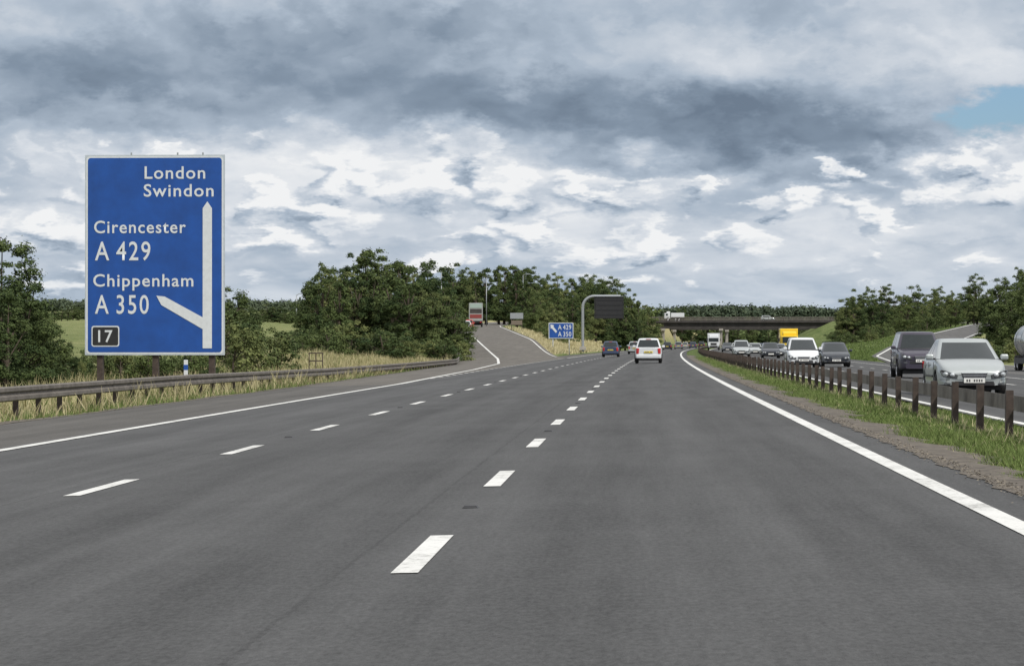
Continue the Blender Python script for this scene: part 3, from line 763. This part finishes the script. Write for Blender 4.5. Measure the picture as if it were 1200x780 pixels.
def car(name, x, y, face, pm, st='saloon', z=None, rot=None, detail=1):
    zz = zm(x, y) if z is None else z
    rz = (math.pi if face < 0 else 0) - math.atan(y/16000) if rot is None else rot
    e = empty(name, (x, y, zz), rz); s = ST[st]; hl = s['L']/2; Wd = s['W']; h = Wd/2
    k = (st, pm.name)
    if k not in _cache: _cache[k] = (body_mesh(st, pm), house_mesh(st, pm))
    obj('body', _cache[k][0], e); obj('cabin', _cache[k][1], e)
    rw = .31 if st != 'offroad' else .38
    for yy in (s['wb'], -s['wb']):
        for sd in (-1, 1): wheel(e, sd*(Wd/2-.125), yy, rw, sd)
    box('underbody', (Wd*.78, s['L']*.9, .22), (0, 0, .30), M_black, e)
    zf = s['top'][-1][1]; zt = s['top'][0][1]; b = zf-.68
    for sd in (-1, 1):
        P = outline([(sd*.40, zf-.115), (sd*.42, zf-.215), (sd*.78, zf-.17), (sd*.84, zf-.02), (sd*.80, zf+.015)])
        patch('headlamp_housing', P, M_lampdark, e, s, 1, .022)
        for cx, r in ((.54, .062), (.71, .066)):
            Q = [(sd*cx+r*math.cos(a), zf-.115+.02*(cx > .6)+r*.85*math.sin(a)) for a in np.linspace(0, 6.283, 13)[:-1]]
            patch('headlamp_lens', Q, M_lamp, e, s, 1, .045)
        if detail:
            Q = [(sd*.66+.09*math.cos(a), .345+b+.035*math.sin(a)) for a in np.linspace(0, 6.283, 13)[:-1]]
            patch('foglamp', Q, M_lampdark, e, s, 1, .012)
        if st in ('hatch', 'mpv', 'offroad', 'estate'): P = outline([(sd*(h-.28), zt-.04), (sd*(h-.25), zt-.36), (sd*(h-.09), zt-.36), (sd*(h-.09), zt-.02)])
        else: P = outline([(sd*(h-.45), zt-.07), (sd*(h-.45), zt-.24), (sd*(h-.06), zt-.24), (sd*(h-.06), zt-.05)])
        patch('tail_lamp', P, M_red, e, s, -1, .02)
        box('mirror', (.2, .10, .15), (sd*(h+.06), s['gh'][3]-.42, s['belt']+.07), pm, e, .045)
        box('mirror_arm', (.1, .05, .05), (sd*(h-.05), s['gh'][3]-.42, s['belt']+.02), M_black, e)
    patch('grille', outline([(-.33, zf-.07), (-.28, zf-.2), (.28, zf-.2), (.33, zf-.07)]), M_black, e, s, 1, .010)
    if detail:
        for zz in (-.075, -.115, -.155, -.195): box('grille_bar', (.62-abs(zz+.075)*.7, .02, .012), (0, hl+.088, zf+zz), M_chrome, e, .004)
    patch('air_intake', outline([(-.48, .41+b), (-.52, .30+b), (.52, .30+b), (.48, .41+b)]), M_black, e, s, 1, .010)
    patch('bumper_gap', outline([(-.84, .455+b), (-.84, .443+b), (.84, .443+b), (.84, .455+b)], 8), M_gap, e, s, 1, .006)
    box('front_plate', (.52, .02, .115), (0, hl+.092, .425+b), M_platew, e, .004)
    box('rear_plate', (.52, .02, .11), (0, -hl-.09, zt-.26), M_platey, e, .004)
    if detail:
        for i in range(7):
            if i == 4: continue
            box('plate_digit', (.035, .004, .06), (-.18+i*.06, hl+.104, .425+b), M_lampdark, e); box('plate_digit', (.035, .004, .06), (-.18+i*.06, -hl-.102, zt-.26), M_lampdark, e)
    box('rear_bumper', (Wd*.90, .16, .26), (0, -hl-.02, .43), pm, e, .07, seg=3)
    box('rear_valance', (Wd*.7, .08, .1), (0, -hl-.03, .27), M_black, e, .03)
    if detail:
        box('high_brake_lamp', (.3, .03, .03), (0, s['gh'][1]-.03, s['roof']-.06), M_red, e)
        for sd in (-1, 1):
            for yy in (.1, -.85): box('door_handle', (.03, .18, .035), (sd*(h-.02), yy, s['belt']-.13), pm, e, .01)
            for yy in (1.0, -.12, -1.0): box('door_gap', (.012, .012, s['belt']-.42), (sd*(h*.985), yy, (s['belt']+.30)/2), M_gap, e)
            box('rub_strip', (.02, s['wb']*2-.9, .05), (sd*(h+.002), 0, .52), M_black, e, .005)
    return e
car('silver_saloon_car', 8.45, 70.4, -1, P_silver, 'saloon')
car('dark_offroad_car', 11.75, 114, -1, P_purple, 'offroad')
car('white_people_carrier', 9.15, 149, -1, P_white, 'mpv')
car('dark_hatchback_car', 12.3, 168, -1, P_dark, 'estate')
car('white_hatchback_car', px(760, 166), 166, 1, P_white, 'hatch')
car('dark_hatchback_car', px(716, 262), 262, 1, P_blue, 'hatch')
car('silver_hatchback_car', px(744, 330), 330, 1, P_silver, 'hatch')
for p, d, pm, st in ((782, 520, P_dark, 'estate'), (795, 560, P_grey, 'hatch'), (768, 430, P_dark, 'hatch'), (812, 640, P_blue, 'estate'), (822, 720, P_dark, 'mpv'), (803, 700, P_silver, 'hatch')):
    car('car', px(p, d), d, 1, pm, st, detail=0)
for p, d, pm, st in ((868, 275, P_silver, 'mpv'), (902, 262, P_dark, 'estate'), (884, 330, P_silver, 'saloon'), (890, 420, P_blue, 'hatch'), (862, 480, P_white, 'hatch'), (912, 300, P_grey, 'saloon'), (875, 560, P_dark, 'mpv'), (852, 420, P_dark, 'saloon')):
    car('car', px(p, d), d, -1, pm, st, detail=0)
def rot_s(f, y): return -math.atan((f(y+5)-f(y-5))/10)
car('red_car', px(549.5, 455), 455, 1, P_red, 'hatch', z=zs(455)+.01, rot=rot_s(xL, 455), detail=0)
car('white_car', px(546, 415), 415, 1, P_white, 'hatch', z=zs(415)+.01, rot=rot_s(xL, 415), detail=0)
def lorry(name, x, y, z, rz, box_m, cab_m, L=8.0, H=3.6, Wd=2.45, slats=False):
    e = empty(name, (x, y, z), rz); hl = L/2
    box('cargo_body', (Wd, L-2.1, H-1.05), (0, -1.05, 1.05+(H-1.05)/2), box_m, e, .04)
    box('chassis', (Wd*.5, L*.95, .3), (0, -.1, .8), M_black, e)
    box('cab', (Wd*.94, 1.85, 1.75), (0, hl-.93, 1.45+.1), cab_m, e, .14, seg=3)
    box('cab_roof_deflector', (Wd*.8, 1.1, .6), (0, hl-1.25, 2.65), cab_m, e, .2, seg=3)
    box('windscreen', (Wd*.82, .05, .75), (0, hl+.0, 1.95), M_glass, e, .02)
    box('bumper', (Wd*.94, .2, .45), (0, hl-.02, .6), M_black, e, .05)
    box('grille', (Wd*.5, .05, .4), (0, hl+.01, 1.15), M_black, e, .02)
    for sd in (-1, 1):
        box('headlamp', (.3, .06, .18), (sd*Wd*.36, hl+.09, .68), M_lamp, e, .03); box('cab_window', (.03, .7, .6), (sd*(Wd*.47+.003), hl-.8, 1.95), M_glass, e, .01)
        box('mirror', (.16, .1, .45), (sd*(Wd*.5+.18), hl-.1, 1.95), M_black, e, .03)
        for yy in (hl-1.2, -hl+1.6, -hl+2.7): wheel(e, sd*(Wd/2-.17), yy, .48, sd, .28)
        box('tail_lamp', (.3, .05, .12), (sd*Wd*.36, -hl-.03, .85), M_red, e, .01)
    box('rear_frame', (Wd*.9, .06, .12), (0, -hl-.03, .98), M_black, e)
    if slats:
        box('rear_door_upper', (Wd*.86, .03, .75), (0, -hl-.02, H-.5), P_green, e, .01)
        box('rear_door_middle', (Wd*.86, .03, .8), (0, -hl-.02, H-1.45), M_deck, e, .01)
        box('rear_door_lower', (Wd*.86, .03, .7), (0, -hl-.02, H-2.4), mat('lorry_maroon', (.22, .04, .035), .5), e, .01)
        box('top_rail', (Wd*.9, .05, .08), (0, -hl-.03, H-.06), M_signw, e)
    return e
lorry('yellow_box_lorry', px(925, 325), 328, zm(px(925, 325), 325), math.pi-.02, P_yellow, P_yellow, 7, 3.3, 2.1)
lorry('articulated_lorry', px(557.5, 500), 500, zs(500), rot_s(xL, 500), mat('lorry_body', (.30, .31, .30), .6), P_red, 10, 4.3, 2.5, True)
lorry('white_box_lorry', px(836, 520), 520, zm(px(836, 520), 520), math.pi-.03, P_white, P_white, 7, 3.2, 2.3)
lorry('white_van', px(790, 847), 847, 8.1, math.pi/2, P_white, P_white, 6.2, 2.5, 2.0)
car('silver_people_carrier', px(899, 847), 847, 1, P_silver, 'mpv', z=8.1, rot=-math.pi/2, detail=0)
tk = empty('tanker_lorry', (25.3, 171, zrr(171)), math.pi+.01)
bm = bmesh.new(); bmesh.ops.create_cone(bm, cap_ends=True, segments=36, radius1=1.08, radius2=1.08, depth=6.4)
bmesh.ops.bevel(bm, geom=[e_ for e_ in bm.edges if abs(e_.verts[0].co.z-e_.verts[1].co.z) < 1e-4], offset=.35, segments=5, affect='EDGES')
for f in bm.faces: f.smooth = True
tm = bpy.data.meshes.new('tank'); bm.to_mesh(tm); bm.free(); tm.materials.append(mat('tank_steel', (.6, .6, .58), .25, .9)); obj('tank', tm, tk, (0, -1.0, 1.85), (math.pi/2, 0, 0))
for yy in (-3.2, -1.0, 1.2):
    cyl('tank_band', 1.10, .08, (0, yy, 1.85), M_grey, tk, (math.pi/2, 0, 0), n=36)
box('chassis', (1.3, 8.6, .3), (0, 0, .75), M_black, tk); box('cab', (2.2, 1.8, 1.8), (0, 3.6, 1.5), P_blue, tk, .15, seg=3); box('windscreen', (1.9, .05, .8), (0, 4.52, 1.85), M_glass, tk, .02)
box('bumper', (2.2, .2, .45), (0, 4.45, .55), M_black, tk, .05); box('side_guard', (2.3, 4.5, .35), (0, -1, .62), M_black, tk)
for sd in (-1, 1):
    for yy in (3.2, -2.2, -3.3): wheel(tk, sd*.95, yy, .48, sd, .28)

# ------------------------------------------------------------------ camera
cam = bpy.data.cameras.new('camera'); co = obj('camera', cam); S.camera = co
cam.sensor_width = 36; cam.lens = 36*3200/1200; cam.clip_start = .3; cam.clip_end = 20000
co.location = (0, 0, 1.22)
co.rotation_euler = (math.radians(90)+math.atan(12/3200), 0, math.atan(142/3200))

# ------------------------------------------------------------------ light & sky
SUN_EL, SUN_AZ = 46, 140
sl = bpy.data.lights.new('sun', 'SUN'); sl.energy = 3.0; sl.angle = math.radians(2); sl.color = (1, .95, .87)
so = obj('sun', sl)
az = math.radians(SUN_AZ); el = math.radians(SUN_EL)
dv = Vector((math.sin(az)*math.cos(el), math.cos(az)*math.cos(el), math.sin(el)))
so.rotation_euler = dv.to_track_quat('Z', 'Y').to_euler()
wd = bpy.data.worlds.new('World'); S.world = wd; wd.use_nodes = True
try: wd.cycles.sampling_method = 'MANUAL'; wd.cycles.sample_map_resolution = 256
except Exception: pass
nt = wd.node_tree; L = nt.links.new; bg = nt.nodes['Background']
def M(op, a, b=0.0, c=None, clamp=False):
    q = nt.nodes.new('ShaderNodeMath'); q.operation = op; q.use_clamp = clamp
    for i, v in enumerate((a, b, c)):
        if v is None: continue
        if isinstance(v, (int, float)): q.inputs[i].default_value = v
        else: L(v, q.inputs[i])
    return q.outputs[0]
def CX(x, y, z=0.0):
    q = nt.nodes.new('ShaderNodeCombineXYZ')
    for i, v in enumerate((x, y, z)):
        if isinstance(v, (int, float)): q.inputs[i].default_value = v
        else: L(v, q.inputs[i])
    return q.outputs[0]
def NZ(v, sc, det, ro=.55, dist=0.0, col=False):
    n = nt.nodes.new('ShaderNodeTexNoise'); n.inputs['Scale'].default_value = sc; n.inputs['Detail'].default_value = det
    n.inputs['Roughness'].default_value = ro; n.inputs['Distortion'].default_value = dist; L(v, n.inputs['Vector']); return n.outputs['Color' if col else 'Fac']
def VO(v, sc, det=1.5):
    n = nt.nodes.new('ShaderNodeTexVoronoi'); n.feature = 'SMOOTH_F1'; n.inputs['Scale'].default_value = sc; n.inputs['Detail'].default_value = det
    n.inputs['Roughness'].default_value = .55; n.inputs['Smoothness'].default_value = .35; n.voronoi_dimensions = '2D'; L(v, n.inputs['Vector']); return n.outputs['Distance']
def MR(v, a, b, c=0, d=1):
    q = nt.nodes.new('ShaderNodeMapRange'); q.interpolation_type = 'SMOOTHSTEP'
    for i, vv in enumerate((v, a, b, c, d)):
        if isinstance(vv, (int, float)): q.inputs[i].default_value = vv
        else: L(vv, q.inputs[i])
    return q.outputs[0]
def MIXF(f, a, b): return M('ADD', M('MULTIPLY', a, M('SUBTRACT', 1.0, f)), M('MULTIPLY', b, f))
sky = nt.nodes.new('ShaderNodeTexSky'); sky.sky_type = 'NISHITA'; sky.sun_disc = False
sky.sun_elevation = el; sky.sun_rotation = az
tc = nt.nodes.new('ShaderNodeTexCoord'); sp_ = nt.nodes.new('ShaderNodeSeparateXYZ'); L(tc.outputs['Generated'], sp_.inputs[0])
X, Y, Z = sp_.outputs
A = M('ARCTAN2', X, Y); E = M('MAXIMUM', Z, 0.0)
q2 = M('MULTIPLY', M('LOGARITHM', M('ADD', E, .06), math.e), 2.9); q1 = M('MULTIPLY', A, 10.0)
P = CX(q1, q2, 5.3); Pu = CX(M('ADD', q1, .05), M('ADD', q2, .16), 5.3)
wv = NZ(P, 3.0, 5, .62, 0, True); ws = nt.nodes.new('ShaderNodeSeparateXYZ'); L(wv, ws.inputs[0])
wx = M('SUBTRACT', ws.outputs[0], .5); wy = M('SUBTRACT', ws.outputs[1], .5)
n0 = NZ(P, 1.0, 8, .53, .3); n1 = NZ(Pu, 1.0, 4, .5, .3)
qv = M('MULTIPLY', q2, .68)
V0 = CX(M('ADD', q1, M('MULTIPLY', wx, .6)), M('ADD', qv, M('MULTIPLY', wy, .5)))
V1 = CX(M('ADD', q1, M('MULTIPLY_ADD', wx, .6, .02)), M('ADD', qv, M('MULTIPLY_ADD', wy, .5, .06)))
v0 = VO(V0, 3.1); v1 = VO(V1, 3.1)
puff = M('SUBTRACT', v1, v0); l1 = M('SUBTRACT', n0, n1)
Aw = M('ADD', A, M('MULTIPLY', wx, .07)); Ew = M('ADD', E, M('MULTIPLY', wy, .035))
def G(pxx, pyy, rx, ry, wgt):
    a = M('DIVIDE', M('SUBTRACT', Aw, (pxx-742)/3200), rx/3200); b = M('DIVIDE', M('SUBTRACT', Ew, (402-pyy)/3200), ry/3200)
    r2 = M('ADD', M('MULTIPLY', a, a), M('MULTIPLY', b, b))
    return M('MULTIPLY', M('EXPONENT', M('MULTIPLY', r2, -1.0)), wgt)
def SUM(gs):
    t = G(*gs[0])
    for g in gs[1:]: t = M('ADD', t, G(*g))
    return t
dark = SUM([(820, 150, 290, 42, .38), (990, 165, 150, 38, .18), (560, 120, 200, 35, .22), (130, 95, 260, 42, .36), (330, 50, 260, 36, .22), (620, 20, 300, 26, .14), (60, 20, 200, 30, .08)])
lite = SUM([(880, 70, 170, 22, .14), (1120, 60, 110, 50, .24), (480, 200, 140, 34, .36), (1150, 200, 80, 32, .50), (700, 215, 120, 18, .24), (250, 200, 190, 32, .28), (1000, 262, 130, 24, .30), (640, 270, 180, 24, .30), (40, 265, 80, 25, .24), (330, 265, 120, 30, .24), (860, 300, 200, 20, .12)])
zone = M('MULTIPLY', MR(E, .008, .026), MR(E, .088, .06))
strat = M('ADD', .575, M('SUBTRACT', lite, dark))
strat = M('ADD', strat, M('MULTIPLY', l1, 1.2)); strat = M('ADD', strat, M('MULTIPLY', M('SUBTRACT', n0, .5), -.5)); strat = M('ADD', strat, M('MULTIPLY', puff, .20))
dens = M('ADD', M('MULTIPLY', n0, 1.1), M('MULTIPLY', M('SUBTRACT', .45, v0), .6)); dens = M('ADD', dens, M('SUBTRACT', M('MULTIPLY', lite, .6), M('MULTIPLY', dark, .9)))
cm = M('MULTIPLY', MR(dens, .41, .63), zone)
cum = M('ADD', M('ADD', .70, M('MULTIPLY', puff, 1.3)), M('ADD', M('MULTIPLY', l1, 1.0), M('MULTIPLY', lite, .30)))
s = MIXF(cm, strat, cum)
rp = nt.nodes.new('ShaderNodeValToRGB'); L(s, rp.inputs[0]); ce = rp.color_ramp.elements
ce[0].position = .05; ce[0].color = (.155, .205, .275, 1); ce[1].position = 1.0; ce[1].color = (.88, .89, .90, 1)
for pos, c in ((.25, (.235, .30, .385)), (.5, (.41, .485, .58)), (.75, (.65, .695, .755))):
    q = ce.new(pos); q.color = (*c, 1)
hz = MR(E, .0, .035, .5, 0.0)
mx = nt.nodes.new('ShaderNodeMix'); mx.data_type = 'RGBA'; L(hz, mx.inputs[0]); L(rp.outputs[0], mx.inputs[6]); mx.inputs[7].default_value = (.49, .575, .67, 1)
sc = nt.nodes.new('ShaderNodeVectorMath'); sc.operation = 'SCALE'; L(mx.outputs[2], sc.inputs[0]); sc.inputs['Scale'].default_value = 10.0
bm_ = MR(G(1175, 132, 62, 30, 1.5), .35, 1.1, 0, 1)
skys = nt.nodes.new('ShaderNodeVectorMath'); skys.operation = 'MULTIPLY'; L(sky.outputs[0], skys.inputs[0]); skys.inputs[1].default_value = (.68, .84, 1.05)
m2 = nt.nodes.new('ShaderNodeMix'); m2.data_type = 'RGBA'; L(bm_, m2.inputs[0]); L(sc.outputs[0], m2.inputs[6]); L(skys.outputs[0], m2.inputs[7])
L(m2.outputs[2], bg.inputs['Color']); bg.inputs['Strength'].default_value = .1
bg2 = nt.nodes.new('ShaderNodeBackground'); bg2.inputs['Strength'].default_value = .1
veil = nt.nodes.new('ShaderNodeMix'); veil.data_type = 'RGBA'; veil.inputs[0].default_value = .85
hb = nt.nodes.new('ShaderNodeVectorMath'); hb.operation = 'SCALE'; hb.inputs[0].default_value = (.525, .53, .535); L(MR(E, .12, .6, 9.0, 21.0), hb.inputs['Scale'])
L(sky.outputs[0], veil.inputs[6]); L(hb.outputs[0], veil.inputs[7]); L(veil.outputs[2], bg2.inputs['Color'])
ms = nt.nodes.new('ShaderNodeMixShader'); L(MR(E, .14, .22), ms.inputs[0]); L(bg.outputs[0], ms.inputs[1]); L(bg2.outputs[0], ms.inputs[2])
L(ms.outputs[0], nt.nodes['World Output'].inputs['Surface'])
